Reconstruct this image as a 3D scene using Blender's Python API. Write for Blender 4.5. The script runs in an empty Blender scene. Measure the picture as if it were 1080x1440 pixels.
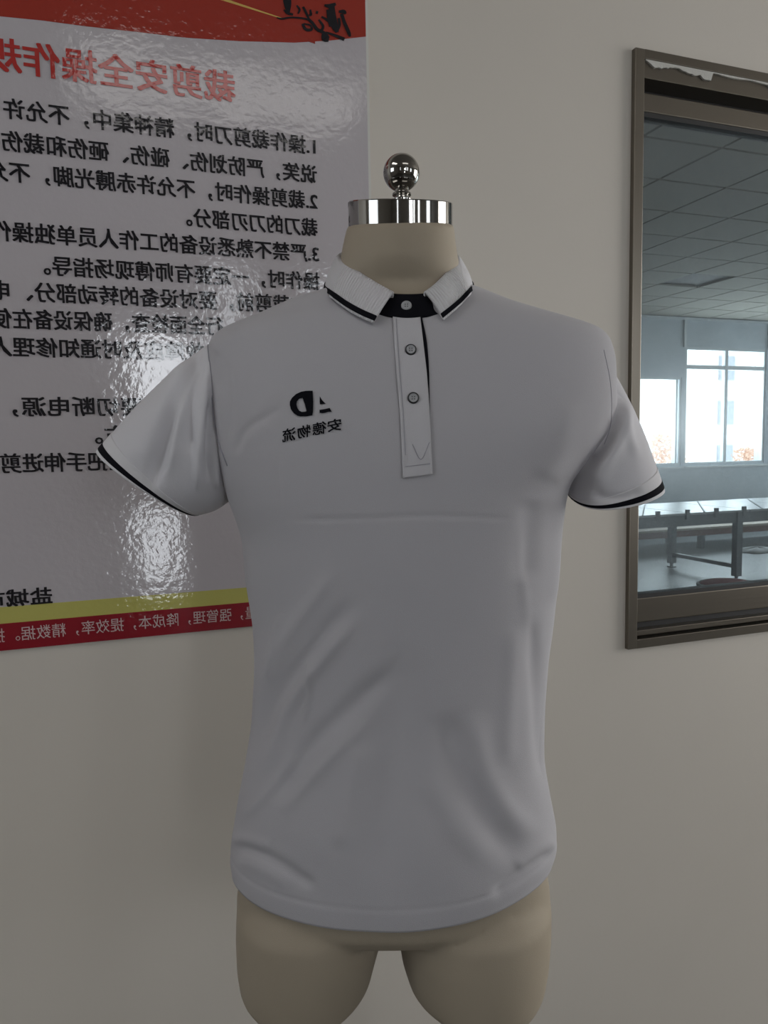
import bpy, bmesh, math, random
import numpy as np
from mathutils import Vector, Matrix
from mathutils.bvhtree import BVHTree

random.seed(4)
S = bpy.context.scene
COL = S.collection

# ------------------------------------------------------------------ camera
# room axes: X along the wall with the notice, Y into that wall, Z up
FPX = 1040.0
EYE = 1.45
_x = np.array([2920., -144., FPX]); _x /= np.linalg.norm(_x)
_d = np.array([203., 11625., FPX]); _d /= np.linalg.norm(_d)
_z = -_d
_x -= _x.dot(_z) * _z; _x /= np.linalg.norm(_x)
_y = np.cross(_z, _x)
RM = np.array([_x, _y, _z])                 # camera (right, down, forward) -> room
cam_d = bpy.data.cameras.new('camera')
cam = bpy.data.objects.new('camera', cam_d); COL.objects.link(cam)
cam_d.sensor_fit = 'HORIZONTAL'; cam_d.sensor_width = 36
cam_d.lens = FPX / 1080 * 36
cam_d.clip_start = 0.02
r_, d_, f_ = RM[:, 0], RM[:, 1], RM[:, 2]
M = Matrix(((r_[0], -d_[0], -f_[0], 0), (r_[1], -d_[1], -f_[1], 0), (r_[2], -d_[2], -f_[2], EYE), (0, 0, 0, 1)))
cam.matrix_world = M
S.camera = cam

# ------------------------------------------------------------------ sky, light, exposure
world = bpy.data.worlds.new('sky'); S.world = world; world.use_nodes = True
bg = world.node_tree.nodes['Background']
bg.inputs[0].default_value = (0.86, 0.93, 1.0, 1); bg.inputs[1].default_value = 12.0
S.view_settings.view_transform = 'Standard'; S.view_settings.look = 'None'
S.view_settings.exposure = -1.95; S.view_settings.gamma = 1.0
S.view_settings.use_curve_mapping = False

BACK_Y, LEFT_X, RIGHT_X, CEIL = -3.6, -3.4, 5.0, 3.3
FLZ = -0.16                                  # floor of this room
WALL_Y = 1.366


def area(name, loc, rot, sx, sy, power, col):
    l = bpy.data.lights.new(name, 'AREA'); l.shape = 'RECTANGLE'; l.size = sx; l.size_y = sy
    l.energy = power; l.color = col
    o = bpy.data.objects.new(name, l); COL.objects.link(o); o.location = loc; o.rotation_euler = rot
    return o


# daylight through the windows behind the camera: (x0, x1, z0, z1, power per m2)
BACK_WINDOWS = [(-2.1, -1.85, 1.4, 2.9, 14), (0.82, 1.0, 1.4, 2.9, 30), (0.14, 0.62, 0.35, 2.4, 62), (1.6, 1.9, 1.4, 2.9, 28), (3.5, 4.7, 1.2, 2.9, 5)]
_lit = [w for w in BACK_WINDOWS if w[0] != 0.14] + [(0.14, 0.62, 1.58, 2.4, 70), (0.14, 0.44, 0.35, 0.98, 50)]
for (x0, x1, z0, z1, p) in _lit:
    area('window_daylight', ((x0 + x1) / 2, BACK_Y - 0.02, (z0 + z1) / 2), (math.radians(90), 0, 0), x1 - x0, z1 - z0, p * (x1 - x0) * (z1 - z0), (0.93, 0.96, 1.0))
LEFT_WINDOWS = [(-0.6, 0.9, 1.6, 2.9, 4)]
for (y0, y1, z0, z1, p) in LEFT_WINDOWS:
    area('window_daylight', (LEFT_X - 0.02, (y0 + y1) / 2, (z0 + z1) / 2), (math.radians(90), 0, math.radians(-90)), y1 - y0, z1 - z0, p * (y1 - y0) * (z1 - z0), (0.92, 0.96, 1.0))
RIGHT_WINDOWS = [(-1.1, 1.1, 0.8, 2.9, 54)]
for (y0, y1, z0, z1, p) in RIGHT_WINDOWS:
    area('window_daylight', (RIGHT_X + 0.02, (y0 + y1) / 2, (z0 + z1) / 2), (math.radians(90), 0, math.radians(90)), y1 - y0, z1 - z0, p * (y1 - y0) * (z1 - z0), (1.0, 0.95, 0.88))


area('ceiling_lamp_or_fill', (0.6, -1.25, 3.25), (0, 0, 0), 1.4, 0.6, 17, (1.0, 0.97, 0.93))
area('ceiling_lamp_or_fill', (-1.5, 0.1, 3.25), (0, 0, 0), 0.6, 1.4, 34, (1.0, 0.98, 0.96))  # added fill light from above left, brightens the left sleeve

# ------------------------------------------------------------------ projection helpers (used to size things from measurements)
def ray(px, py):
    return RM @ np.array([px - 540., py - 720., FPX])


def on_y(px, py, Y):
    r = ray(px, py); t = Y / r[1]
    return (r[0] * t, Y, EYE + r[2] * t)


FW = np.array([f_[0], f_[1], 0.]); FW /= np.linalg.norm(FW)   # horizontal direction the camera faces
RT = np.array([FW[1], -FW[0], 0.])                            # to its right
Y0 = 0.88                                                     # mannequin axis, metres in front of the camera


def loc_at(px, py, dep=Y0):
    r = ray(px, py); t = dep / r.dot(FW)
    return r.dot(RT) * t, EYE + r[2] * t


def P(px, py, dep=Y0):
    x, z = loc_at(px, py, dep)
    return x * RT + dep * FW + np.array([0, 0, z])


def G(x, dep, z):
    return x * RT + dep * FW + np.array([0, 0, z])


def project(V):
    """room points (N,3) -> photograph pixels"""
    v = np.asarray(V, float) - np.array([0, 0, EYE])
    c = v @ RM
    return np.stack([c[:, 0] / c[:, 2] * FPX + 540, c[:, 1] / c[:, 2] * FPX + 720], 1)


# ------------------------------------------------------------------ materials
def nt(m):
    return m.node_tree.nodes, m.node_tree.links


def mat(name, col, rough=0.6, metal=0.0, spec=0.5, bump=None, var=None, sheen=0, coat=0, stretch=None):
    m = bpy.data.materials.new(name); m.use_nodes = True
    n, l = nt(m); b = n['Principled BSDF']
    b.inputs['Base Color'].default_value = (*col, 1); b.inputs['Roughness'].default_value = rough
    b.inputs['Metallic'].default_value = metal; b.inputs['Specular IOR Level'].default_value = spec
    if sheen: b.inputs['Sheen Weight'].default_value = sheen
    if coat: b.inputs['Coat Weight'].default_value = coat; b.inputs['Coat Roughness'].default_value = 0.08
    tc = n.new('ShaderNodeTexCoord')
    mp = n.new('ShaderNodeMapping'); l.new(tc.outputs['Object'], mp.inputs[0])
    if stretch: mp.inputs['Scale'].default_value = stretch
    if bump:
        for (sc, dist, det) in [bump]:
            t = n.new('ShaderNodeTexNoise'); t.inputs['Scale'].default_value = sc; t.inputs['Detail'].default_value = det
            l.new(mp.outputs[0], t.inputs['Vector'])
            bp = n.new('ShaderNodeBump'); bp.inputs['Distance'].default_value = dist; bp.inputs['Strength'].default_value = 1
            l.new(t.outputs[0], bp.inputs['Height']); l.new(bp.outputs[0], b.inputs['Normal'])
    if var:
        sc, amt = var
        t = n.new('ShaderNodeTexNoise'); t.inputs['Scale'].default_value = sc; t.inputs['Detail'].default_value = 4
        l.new(mp.outputs[0], t.inputs['Vector'])
        r = n.new('ShaderNodeMapRange'); r.inputs[1].default_value = 0.3; r.inputs[2].default_value = 0.7
        r.inputs[3].default_value = 1 - amt; r.inputs[4].default_value = 1 + amt
        l.new(t.outputs[0], r.inputs[0])
        mx = n.new('ShaderNodeVectorMath'); mx.operation = 'SCALE'; mx.inputs[0].default_value = col
        l.new(r.outputs[0], mx.inputs['Scale']); l.new(mx.outputs[0], b.inputs['Base Color'])
    return m


MT = {}
MT['wall'] = mat('wall_paint', (0.62, 0.575, 0.51), 0.55, bump=(60, 0.0002, 3), var=(1.3, 0.035))
MT['room'] = mat('room_paint', (0.24, 0.225, 0.205), 0.8)
MT['floor'] = mat('floor_paint', (0.07, 0.07, 0.065), 0.4, var=(2, 0.1))
MT['steel'] = mat('brushed_steel', (0.19, 0.168, 0.138), 0.33, metal=0.85, bump=(120, 0.0002, 3), stretch=(0.05, 1, 1), var=(5, 0.15))
MT['steel_v'] = mat('brushed_steel_upright', (0.19, 0.168, 0.138), 0.33, metal=0.85, bump=(120, 0.0002, 3), stretch=(1, 1, 0.05), var=(5, 0.15))
MT['gasket'] = mat('rubber_gasket', (0.012, 0.011, 0.011), 0.6)
MT['plaster'] = mat('plaster_residue', (0.55, 0.54, 0.50), 0.95, bump=(300, 0.001, 4))
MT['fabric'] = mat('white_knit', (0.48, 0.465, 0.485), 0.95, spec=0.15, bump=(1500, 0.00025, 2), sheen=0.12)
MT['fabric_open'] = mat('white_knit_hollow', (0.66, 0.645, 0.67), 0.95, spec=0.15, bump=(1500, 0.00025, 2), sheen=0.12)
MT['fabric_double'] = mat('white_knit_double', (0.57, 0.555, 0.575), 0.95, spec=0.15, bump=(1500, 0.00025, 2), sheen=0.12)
MT['black_knit'] = mat('black_knit', (0.006, 0.006, 0.009), 0.95, spec=0.12, bump=(1500, 0.0002, 2))
MT['thread'] = mat('stitching_thread', (0.36, 0.35, 0.39), 0.9, spec=0.1)
MT['skin'] = mat('mannequin_linen', (0.38, 0.322, 0.245), 0.62, spec=0.3, bump=(1200, 0.00015, 2), var=(6, 0.03))
MT['chrome'] = mat('dark_chrome', (0.36, 0.35, 0.33), 0.07, metal=1.0)
MT['button'] = mat('button_shell', (0.42, 0.42, 0.43), 0.35)
MT['button_rim'] = mat('button_rim', (0.02, 0.02, 0.022), 0.4)
MT['cap'] = mat('leg_cap_white', (0.7, 0.7, 0.68), 0.5)


def gloss_print(name, col, spec=0.75):
    m = bpy.data.materials.new(name); m.use_nodes = True
    n, l = nt(m); b = n['Principled BSDF']
    b.inputs['Base Color'].default_value = (*col, 1)
    b.inputs['Roughness'].default_value = 0.07
    b.inputs['Specular IOR Level'].default_value = spec
    g = n.new('ShaderNodeNewGeometry')
    t = n.new('ShaderNodeTexNoise'); t.inputs['Scale'].default_value = 95; t.inputs['Detail'].default_value = 2.5
    t2 = n.new('ShaderNodeTexNoise'); t2.inputs['Scale'].default_value = 9; t2.inputs['Detail'].default_value = 1
    l.new(g.outputs['Position'], t.inputs['Vector']); l.new(g.outputs['Position'], t2.inputs['Vector'])
    bp = n.new('ShaderNodeBump'); bp.inputs['Distance'].default_value = 0.0007; bp.inputs['Strength'].default_value = 0.5
    bp2 = n.new('ShaderNodeBump'); bp2.inputs['Distance'].default_value = 0.003; bp2.inputs['Strength'].default_value = 0.35
    l.new(t.outputs[0], bp.inputs['Height']); l.new(t2.outputs[0], bp2.inputs['Height'])
    l.new(bp2.outputs[0], bp.inputs['Normal']); l.new(bp.outputs[0], b.inputs['Normal'])
    return m


MT['p_white'] = gloss_print('notice_white', (0.50, 0.465, 0.485))
MT['p_red'] = gloss_print('notice_red', (0.33, 0.035, 0.022))
MT['p_dred'] = gloss_print('notice_dark_red', (0.26, 0.012, 0.022))
MT['p_yel'] = gloss_print('notice_yellow', (0.50, 0.47, 0.13))
MT['p_gold'] = gloss_print('notice_gold', (0.62, 0.42, 0.12))
MT['p_black'] = gloss_print('notice_black', (0.010, 0.010, 0.014))
MT['p_title'] = gloss_print('notice_title_red', (0.42, 0.035, 0.03))
MT['p_pale'] = gloss_print('notice_pale_lettering', (0.62, 0.45, 0.45))
MT['p_edge'] = mat('notice_edge', (0.62, 0.61, 0.57), 0.5)

# knit collar with vertical ribs
mk = bpy.data.materials.new('ribbed_knit'); mk.use_nodes = True
n, l = nt(mk); b = n['Principled BSDF']
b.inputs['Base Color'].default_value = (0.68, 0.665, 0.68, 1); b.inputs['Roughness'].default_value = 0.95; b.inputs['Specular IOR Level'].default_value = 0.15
uv = n.new('ShaderNodeUVMap'); uv.uv_map = 'UVMap'
wv = n.new('ShaderNodeTexWave'); wv.bands_direction = 'X'; wv.inputs['Scale'].default_value = 0.314 / 0.0032 / 1.0
wv.inputs['Distortion'].default_value = 0.15
l.new(uv.outputs[0], wv.inputs['Vector'])
bp = n.new('ShaderNodeBump'); bp.inputs['Distance'].default_value = 0.0009; bp.inputs['Strength'].default_value = 0.8
l.new(wv.outputs[1], bp.inputs['Height']); l.new(bp.outputs[0], b.inputs['Normal'])
MT['rib'] = mk


# ------------------------------------------------------------------ mesh helpers
def mesh_obj(name, verts, faces, m, parent=None, smooth=False):
    me = bpy.data.meshes.new(name)
    me.from_pydata([tuple(map(float, v)) for v in verts], [], [tuple(map(int, f)) for f in faces]); me.update()
    ms = m if isinstance(m, (list, tuple)) else [m]
    for k in ms: me.materials.append(k)
    if smooth: me.polygons.foreach_set('use_smooth', [True] * len(me.polygons))
    o = bpy.data.objects.new(name, me); COL.objects.link(o)
    if parent: o.parent = parent
    return o


def box_data(x0, x1, y0, y1, z0, z1):
    v = [(x0, y0, z0), (x1, y0, z0), (x1, y1, z0), (x0, y1, z0), (x0, y0, z1), (x1, y0, z1), (x1, y1, z1), (x0, y1, z1)]
    f = [(0, 3, 2, 1), (4, 5, 6, 7), (0, 1, 5, 4), (1, 2, 6, 5), (2, 3, 7, 6), (3, 0, 4, 7)]
    return v, f


def boxes(name, bl, m, parent=None, bevel=0):
    V, F = [], []
    for b_ in bl:
        v, f = box_data(*b_); k = len(V); V += v; F += [tuple(i + k for i in q) for q in f]
    o = mesh_obj(name, V, F, m, parent)
    if bevel:
        md = o.modifiers.new('b', 'BEVEL'); md.width = bevel; md.segments = 2
    return o


def struct(name, bl, m, bevel=0):
    o = boxes(name, bl, m, None, bevel); o['kind'] = 'structure'; return o


def empty(name, label, cat, loc=(0, 0, 0), group=None):
    o = bpy.data.objects.new(name, None); COL.objects.link(o); o.location = loc
    o.empty_display_size = 0.05
    o['label'] = label; o['category'] = cat
    if group: o['group'] = group
    return o


def adopt(child, parent):
    child.parent = parent; child.matrix_parent_inverse = Matrix.Translation(-Vector(parent.location)); return child


def catmull(pts, N):
    """smooth curve through points, N samples"""
    p = np.asarray(pts, float)
    p = np.vstack([2 * p[0] - p[1], p, 2 * p[-1] - p[-2]])
    out = []
    segs = len(p) - 3
    for u in np.linspace(0, segs, N):
        i = min(int(u), segs - 1); t = u - i
        a, b_, c, d = p[i], p[i + 1], p[i + 2], p[i + 3]
        out.append(0.5 * ((2 * b_) + (c - a) * t + (2 * a - 5 * b_ + 4 * c - d) * t * t + (3 * b_ - a - 3 * c + d) * t ** 3))
    return np.array(out)


def pchip(x, xp, fp):
    """monotone cubic interpolation"""
    xp = np.asarray(xp, float); fp = np.asarray(fp, float); x = np.asarray(x, float)
    h = np.diff(xp); dl = np.diff(fp) / h
    m = np.zeros_like(fp); m[0] = dl[0]; m[-1] = dl[-1]
    for i in range(1, len(fp) - 1):
        if dl[i - 1] * dl[i] > 0:
            w1 = 2 * h[i] + h[i - 1]; w2 = h[i] + 2 * h[i - 1]
            m[i] = (w1 + w2) / (w1 / dl[i - 1] + w2 / dl[i])
    i = np.clip(np.searchsorted(xp, x) - 1, 0, len(h) - 1)
    t = (x - xp[i]) / h[i]
    return ((2 * t ** 3 - 3 * t ** 2 + 1) * fp[i] + (t ** 3 - 2 * t ** 2 + t) * h[i] * m[i] + (-2 * t ** 3 + 3 * t ** 2) * fp[i + 1] + (t ** 3 - t ** 2) * h[i] * m[i + 1])


def grid_faces(nr, nc, closed):
    F = []
    for i in range(nr - 1):
        for j in range(nc if closed else nc - 1):
            j2 = (j + 1) % nc
            F.append((i * nc + j, i * nc + j2, (i + 1) * nc + j2, (i + 1) * nc + j))
    return F


def seg_dist(pts, poly):
    """distance and arc parameter (0..1) of pixels to a polyline"""
    best = np.full(len(pts), 1e9); par = np.zeros(len(pts)); side = np.zeros(len(pts))
    L = np.linalg.norm(np.diff(poly, axis=0), axis=1); T = L.sum(); acc = 0
    for i in range(len(poly) - 1):
        a, b_ = poly[i], poly[i + 1]; ab = b_ - a
        t = np.clip(((pts - a) @ ab) / (ab @ ab), 0, 1)
        q = a + t[:, None] * ab; d = np.linalg.norm(pts - q, axis=1)
        m = d < best
        best[m] = d[m]; par[m] = (acc + t[m] * L[i]) / T
        acc += L[i]
    return best, par


def fold_field(pix, folds):
    tot = np.zeros(len(pix))
    for pts, w, amp in folds:
        poly = catmull(pts, 24)
        lo = poly.min(0) - 4 * w; hi = poly.max(0) + 4 * w
        m = np.all((pix > lo) & (pix < hi), axis=1)
        if not m.any(): continue
        d, t = seg_dist(pix[m], poly)
        tap = np.clip(np.minimum(t, 1 - t) * 5 + 0.12, 0, 1); tap = tap * tap * (3 - 2 * tap)
        tot[m] += amp * tap * np.exp(-(d / w) ** 2)
    return tot


# ------------------------------------------------------------------ the room
OP = (1.067, 2.95, 0.985, 2.272)   # opening for the interior window in the wall
WT = 0.24
V, F = [], []
X0, X1, Z1 = LEFT_X - 0.2, 15.0, CEIL
wf = struct('wall_front', [(X0, OP[0], WALL_Y, WALL_Y + WT, FLZ, Z1), (OP[1], X1, WALL_Y, WALL_Y + WT, FLZ, Z1),
                           (OP[0], OP[1], WALL_Y, WALL_Y + WT, FLZ, OP[2]), (OP[0], OP[1], WALL_Y, WALL_Y + WT, OP[3], Z1)], MT['wall'])
struct('floor', [(X0, RIGHT_X + 0.2, BACK_Y - 0.2, WALL_Y, FLZ - 0.1, FLZ)], MT['floor'])
struct('ceiling', [(X0, RIGHT_X + 0.2, BACK_Y - 0.2, WALL_Y, Z1, Z1 + 0.1)], MT['room'])


def wall_with_windows(name, axis, c0, c1, a0, a1, wins):
    """solid wall slab between a0 and a1 with rectangular openings"""
    bl = []; cur = a0
    for (w0, w1, z0, z1, _) in sorted(wins):
        bl.append((cur, w0, FLZ, Z1)); bl.append((w0, w1, FLZ, z0)); bl.append((w0, w1, z1, Z1)); cur = w1
    bl.append((cur, a1, FLZ, Z1))
    if axis == 'x': return struct(name, [(p, q, c0, c1, z0, z1) for (p, q, z0, z1) in bl], MT['room'])
    return struct(name, [(c0, c1, p, q, z0, z1) for (p, q, z0, z1) in bl], MT['room'])


struct('trim_3', [(0.14, 0.62, BACK_Y - 0.08, BACK_Y - 0.02, 0.98, 1.58), (0.44, 0.62, BACK_Y - 0.08, BACK_Y - 0.02, 0.35, 0.98)], MT['room'])
wall_with_windows('wall_back', 'x', BACK_Y - 0.2, BACK_Y, X0, RIGHT_X + 0.2, BACK_WINDOWS)
wall_with_windows('wall_left', 'y', LEFT_X - 0.2, LEFT_X, BACK_Y, WALL_Y, LEFT_WINDOWS)
wall_with_windows('wall_right', 'y', RIGHT_X, RIGHT_X + 0.2, BACK_Y, WALL_Y, RIGHT_WINDOWS)

# ------------------------------------------------------------------ interior window (stainless steel frame, dusty pane)
win = bpy.data.objects.new('window_1', None); COL.objects.link(win); win['kind'] = 'structure'
xl, xr, zb, zt = OP
yf = WALL_Y - 0.012                     # face of the frame, a little proud of the wall
boxes('outer_stile', [(xl - 0.004, xl + 0.020, yf, WALL_Y + 0.08, zb - 0.003, zt + 0.003)], MT['steel_v'], win, 0.0015)
boxes('outer_stile', [(xr - 0.020, xr + 0.004, yf, WALL_Y + 0.08, zb - 0.003, zt + 0.003)], MT['steel_v'], win, 0.0015)
boxes('head_rail', [(xl + 0.020, xr - 0.020, yf, WALL_Y + 0.08, zt - 0.016, zt + 0.003), (xl + 0.020, xr - 0.020, yf + 0.006, WALL_Y + 0.08, zt - 0.052, zt - 0.0165)], MT['steel'], win, 0.001)
boxes('sill_rail', [(xl + 0.020, xr - 0.020, yf, WALL_Y + 0.08, zb - 0.003, zb + 0.018), (xl + 0.020, xr - 0.020, yf + 0.008, WALL_Y + 0.08, zb + 0.024, zb + 0.036)], MT['steel'], win, 0.001)
boxes('track_gap', [(xl + 0.02, xr - 0.02, WALL_Y + 0.045, WALL_Y + 0.075, zt - 0.080, zt - 0.050), (xl + 0.02, xr - 0.02, WALL_Y + 0.02, WALL_Y + 0.07, zb + 0.016, zb + 0.052)], MT['gasket'], win)
boxes('sash_rail', [(xl + 0.020, xr - 0.02, WALL_Y + 0.012, WALL_Y + 0.045, zt - 0.111, zt - 0.072)], MT['steel'], win, 0.002)
boxes('sash_rail', [(xl + 0.020, xr - 0.02, WALL_Y + 0.012, WALL_Y + 0.045, zb + 0.050, zb + 0.106)], MT['steel'], win, 0.002)
boxes('glazing_gasket', [(xl + 0.020, xr - 0.02, WALL_Y + 0.014, WALL_Y + 0.040, zt - 0.121, zt - 0.1105), (xl + 0.020, xr - 0.02, WALL_Y + 0.014, WALL_Y + 0.040, zb + 0.1055, zb + 0.115)], MT['gasket'], win)
boxes('sash_stile', [(xl + 0.0195, xl + 0.026, WALL_Y + 0.014, WALL_Y + 0.045, zb + 0.10, zt - 0.11)], MT['steel_v'], win, 0.001)

gm = bpy.data.materials.new('dusty_glass'); gm.use_nodes = True
n, l = nt(gm); n.remove(n['Principled BSDF']); out = n['Material Output']
tr = n.new('ShaderNodeBsdfTransparent'); tr.inputs[0].default_value = (0.86, 0.90, 0.90, 1)
gl = n.new('ShaderNodeBsdfGlossy'); gl.inputs['Roughness'].default_value = 0.02
df = n.new('ShaderNodeBsdfTranslucent'); df.inputs[0].default_value = (0.8, 0.85, 0.9, 1)
d2 = n.new('ShaderNodeBsdfDiffuse'); d2.inputs[0].default_value = (0.7, 0.7, 0.68, 1)
lw = n.new('ShaderNodeLayerWeight'); pw = n.new('ShaderNodeMath'); pw.operation = 'POWER'; pw.inputs[1].default_value = 4.0; l.new(lw.outputs['Facing'], pw.inputs[0])
fr = n.new('ShaderNodeMath'); fr.operation = 'MULTIPLY_ADD'; fr.inputs[1].default_value = 0.6; fr.inputs[2].default_value = 0.025; l.new(pw.outputs[0], fr.inputs[0])
m1 = n.new('ShaderNodeMixShader'); m2 = n.new('ShaderNodeMixShader'); m3 = n.new('ShaderNodeMixShader')
m3.inputs[0].default_value = 0.22
rf = n.new('ShaderNodeBsdfRefraction'); rf.inputs['Roughness'].default_value = 0.30; rf.inputs['IOR'].default_value = 1.45; rf.inputs[0].default_value = (0.95, 0.98, 1, 1)
m4 = n.new('ShaderNodeMixShader'); m4.inputs[0].default_value = 0.6; l.new(df.outputs[0], m4.inputs[1]); l.new(rf.outputs[0], m4.inputs[2])
l.new(m4.outputs[0], m3.inputs[1]); l.new(d2.outputs[0], m3.inputs[2])
g = n.new('ShaderNodeNewGeometry'); tn = n.new('ShaderNodeTexNoise'); tn.inputs['Scale'].default_value = 7; tn.inputs['Detail'].default_value = 5
l.new(g.outputs['Position'], tn.inputs['Vector'])
mr = n.new('ShaderNodeMapRange'); mr.inputs[1].default_value = 0.3; mr.inputs[2].default_value = 0.8; mr.inputs[3].default_value = 0.12; mr.inputs[4].default_value = 0.22
l.new(tn.outputs[0], mr.inputs[0]); l.new(mr.outputs[0], m2.inputs[0])
l.new(fr.outputs[0], m1.inputs[0]); l.new(tr.outputs[0], m1.inputs[1]); l.new(gl.outputs[0], m1.inputs[2])
l.new(m1.outputs[0], m2.inputs[1]); l.new(m3.outputs[0], m2.inputs[2]); l.new(m2.outputs[0], out.inputs[0])
MT['glass'] = gm
boxes('glass_pane', [(xl + 0.022, xr - 0.02, WALL_Y + 0.026, WALL_Y + 0.031, zb + 0.11, zt - 0.115)], gm, win)
# torn strip of plaster and tape left along the head of the frame
rng = random.Random(3)
V, F = [], []
N = 70
for i in range(N):
    s = xl + 0.024 + (0.40) * i / (N - 1)
    hgt = 0.008 + 0.004 * math.sin(i * 0.35) + rng.uniform(0, 0.003)
    if i > 26: hgt *= 0.35
    if 26 <= i <= 30: hgt = 0.016 + rng.uniform(-.003, .003)
    if i > 58: hgt = 0.008 + rng.uniform(0, .003)
    if i < 4: hgt *= (i + 1) / 5
    top = zt - 0.0165
    V += [(s, yf + 0.0058, top), (s, yf + 0.0015, top), (s, yf + 0.0015, top - hgt), (s, yf + 0.0058, top - hgt)]
for i in range(N - 1):
    for j in range(4):
        F.append((i * 4 + j, i * 4 + (j + 1) % 4, i * 4 + 4 + (j + 1) % 4, i * 4 + 4 + j))
mesh_obj('plaster_residue', V, F, MT['plaster'], win)

# ------------------------------------------------------------------ the workshop beyond the window
FY = 9.24
MT['far_wall'] = mat('far_wall_paint', (0.50, 0.55, 0.60), 0.7, var=(1.5, 0.08))
MT['far_tile'] = mat('ceiling_tile', (0.34, 0.325, 0.285), 0.9, bump=(200, 0.002, 2))
MT['far_floor'] = mat('far_floor', (0.30, 0.32, 0.33), 0.35, var=(1.2, 0.12))
MT['grid'] = mat('ceiling_grid', (0.05, 0.05, 0.05), 0.7)
MT['pvc'] = mat('white_profile', (0.62, 0.66, 0.68), 0.5)
MT['table_top'] = mat('white_table_top', (0.62, 0.66, 0.68), 0.3, var=(3, 0.05))
MT['table_steel'] = mat('painted_table_frame', (0.20, 0.23, 0.25), 0.5)
MT['red_wood'] = mat('red_brown_board', (0.24, 0.12, 0.10), 0.6)
MT['beige'] = mat('beige_board', (0.55, 0.47, 0.38), 0.6)
MT['red_cloth'] = mat('red_cloth', (0.42, 0.13, 0.14), 0.9)
MT['scrap'] = mat('pale_fabric_scrap', (0.62, 0.62, 0.62), 0.95)
RY = WALL_Y + WT
FX0, FX1, FC = -0.6, 14.8, 3.30
struct('wall_workshop_left', [(FX0 - 0.2, FX0, RY, FY, 0, FC)], MT['far_wall'])
struct('wall_workshop_right', [(FX1, FX1 + 0.2, RY, FY, 0, FC)], MT['far_wall'])
struct('floor_workshop', [(FX0, FX1, RY, FY + 0.2, -0.1, 0)], MT['far_floor'])
ct = struct('ceiling_workshop', [(FX0, FX1, RY, FY + 0.2, FC + 0.03, FC + 0.13)], MT['grid'])
tile_me = None
# visible part of the suspended ceiling: separate square panels hung in a dark grid
gx0, gy0, px_, py_ = 3.10 - 0.605, 3.87 - 0.58 * 3, 0.605, 0.58
nx = int((FX1 - gx0) / px_); ny = int((FY - gy0) / py_)
cnt = 0
for i in range(nx):
    for j in range(ny):
        xa, ya = gx0 + i * px_, gy0 + j * py_
        xc, yc = xa + px_ / 2, ya + py_ / 2
        if xc < 0.62 * yc or xc > 1.28 * yc + 0.5: continue
        if abs(xc - 6.43) < 0.3 and abs(yc - 7.06) < 0.3: continue   # one panel missing
        if tile_me is None:
            o = boxes('ceiling_panel', [(-px_ / 2 + 0.012, px_ / 2 - 0.012, -py_ / 2 + 0.012, py_ / 2 - 0.012, 0, 0.02)], MT['far_tile'], ct)
            tile_me = o.data
        else:
            o = bpy.data.objects.new('ceiling_panel', tile_me); COL.objects.link(o); o.parent = ct
        o.location = (xc, yc, FC); cnt += 1
# plain ceiling beside the visible panels
boxes('ceiling_field', [(FX0, gx0, RY, FY, FC, FC + 0.03)], MT['far_tile'], ct)

# far wall with daylight windows
def fw(px, py): return on_y(px, py, FY)
def frect(x0, y0, x1, y1):
    a = fw((x0 + x0) / 2, y0); c = fw(x1, y1); q = fw(x0, y1); e = fw(x1, y0)
    return ((a[0] + q[0]) / 2, (c[0] + e[0]) / 2, (q[2] + c[2]) / 2, (a[2] + e[2]) / 2)
wa = frect(895, 530, 958, 655)
wb = frect(963, 490, 1076, 652)
pitch = wb[1] - wb[0] + 0.12
wins = [wa, wb]
k = wb[1] + 0.10
while k + 1.3 < FX1:
    wins.append((k, k + wb[1] - wb[0], wb[2], wb[3])); k += pitch
bl = []; cur = FX0
for (w0, w1, z0, z1) in wins:
    bl += [(cur, w0, 0, FC), (w0, w1, 0, z0), (w0, w1, z1, FC)]; cur = w1
bl.append((cur, FX1, 0, FC))
struct('wall_far', [(a, b_, FY, FY + 0.2, c, d) for a, b_, c, d in bl if b_ > a + 1e-4], MT['far_wall'])
for i, (w0, w1, z0, z1) in enumerate(wins):
    wo = bpy.data.objects.new('window_%d' % (i + 2), None); COL.objects.link(wo); wo['kind'] = 'structure'
    t = 0.035; ya, yb = FY + 0.01, FY + 0.07
    tz = z1 - (z1 - z0) * 0.165
    fl = [(w0, w0 + t, ya, yb, z0, z1), (w1 - t, w1, ya, yb, z0, z1), (w0 + t, w1 - t, ya, yb, z0, z0 + t), (w0 + t, w1 - t, ya, yb, z1 - t, z1)]
    boxes('window_frame', fl, MT['pvc'], wo)
    boxes('window_sill', [(w0 - 0.05, w1 + 0.05, FY - 0.06, FY - 0.001, z0 - 0.05, z0 - 0.02)], MT['pvc'], wo)
    if i > 0:
        boxes('transom', [(w0 + t, w1 - t, ya, yb, tz - 0.03, tz + 0.03)], MT['pvc'], wo)
        xm = (w0 + w1) / 2
        boxes('mullion', [(xm - 0.03, xm + 0.03, ya - 0.005, yb, z0 + t, z1 - t)], MT['pvc'], wo)
    else:
        boxes('mullion', [(w1 - 0.10, w1 - 0.07, ya, yb, z0 + t, z1 - t)], MT['pvc'], wo)
# pale batten lines on the far wall
c1 = fw(985, 449)[2]
tr_ = struct('trim_1', [(FX0, FX1, FY - 0.03, FY, c1 - 0.02, c1 + 0.015)], MT['pvc'])
for x in (wb[0] - 0.03, wb[1] + 0.03):
    struct('trim_2', [(x - 0.02, x + 0.02, FY - 0.025, FY, wb[3], c1 - 0.02)], MT['pvc'])
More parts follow.
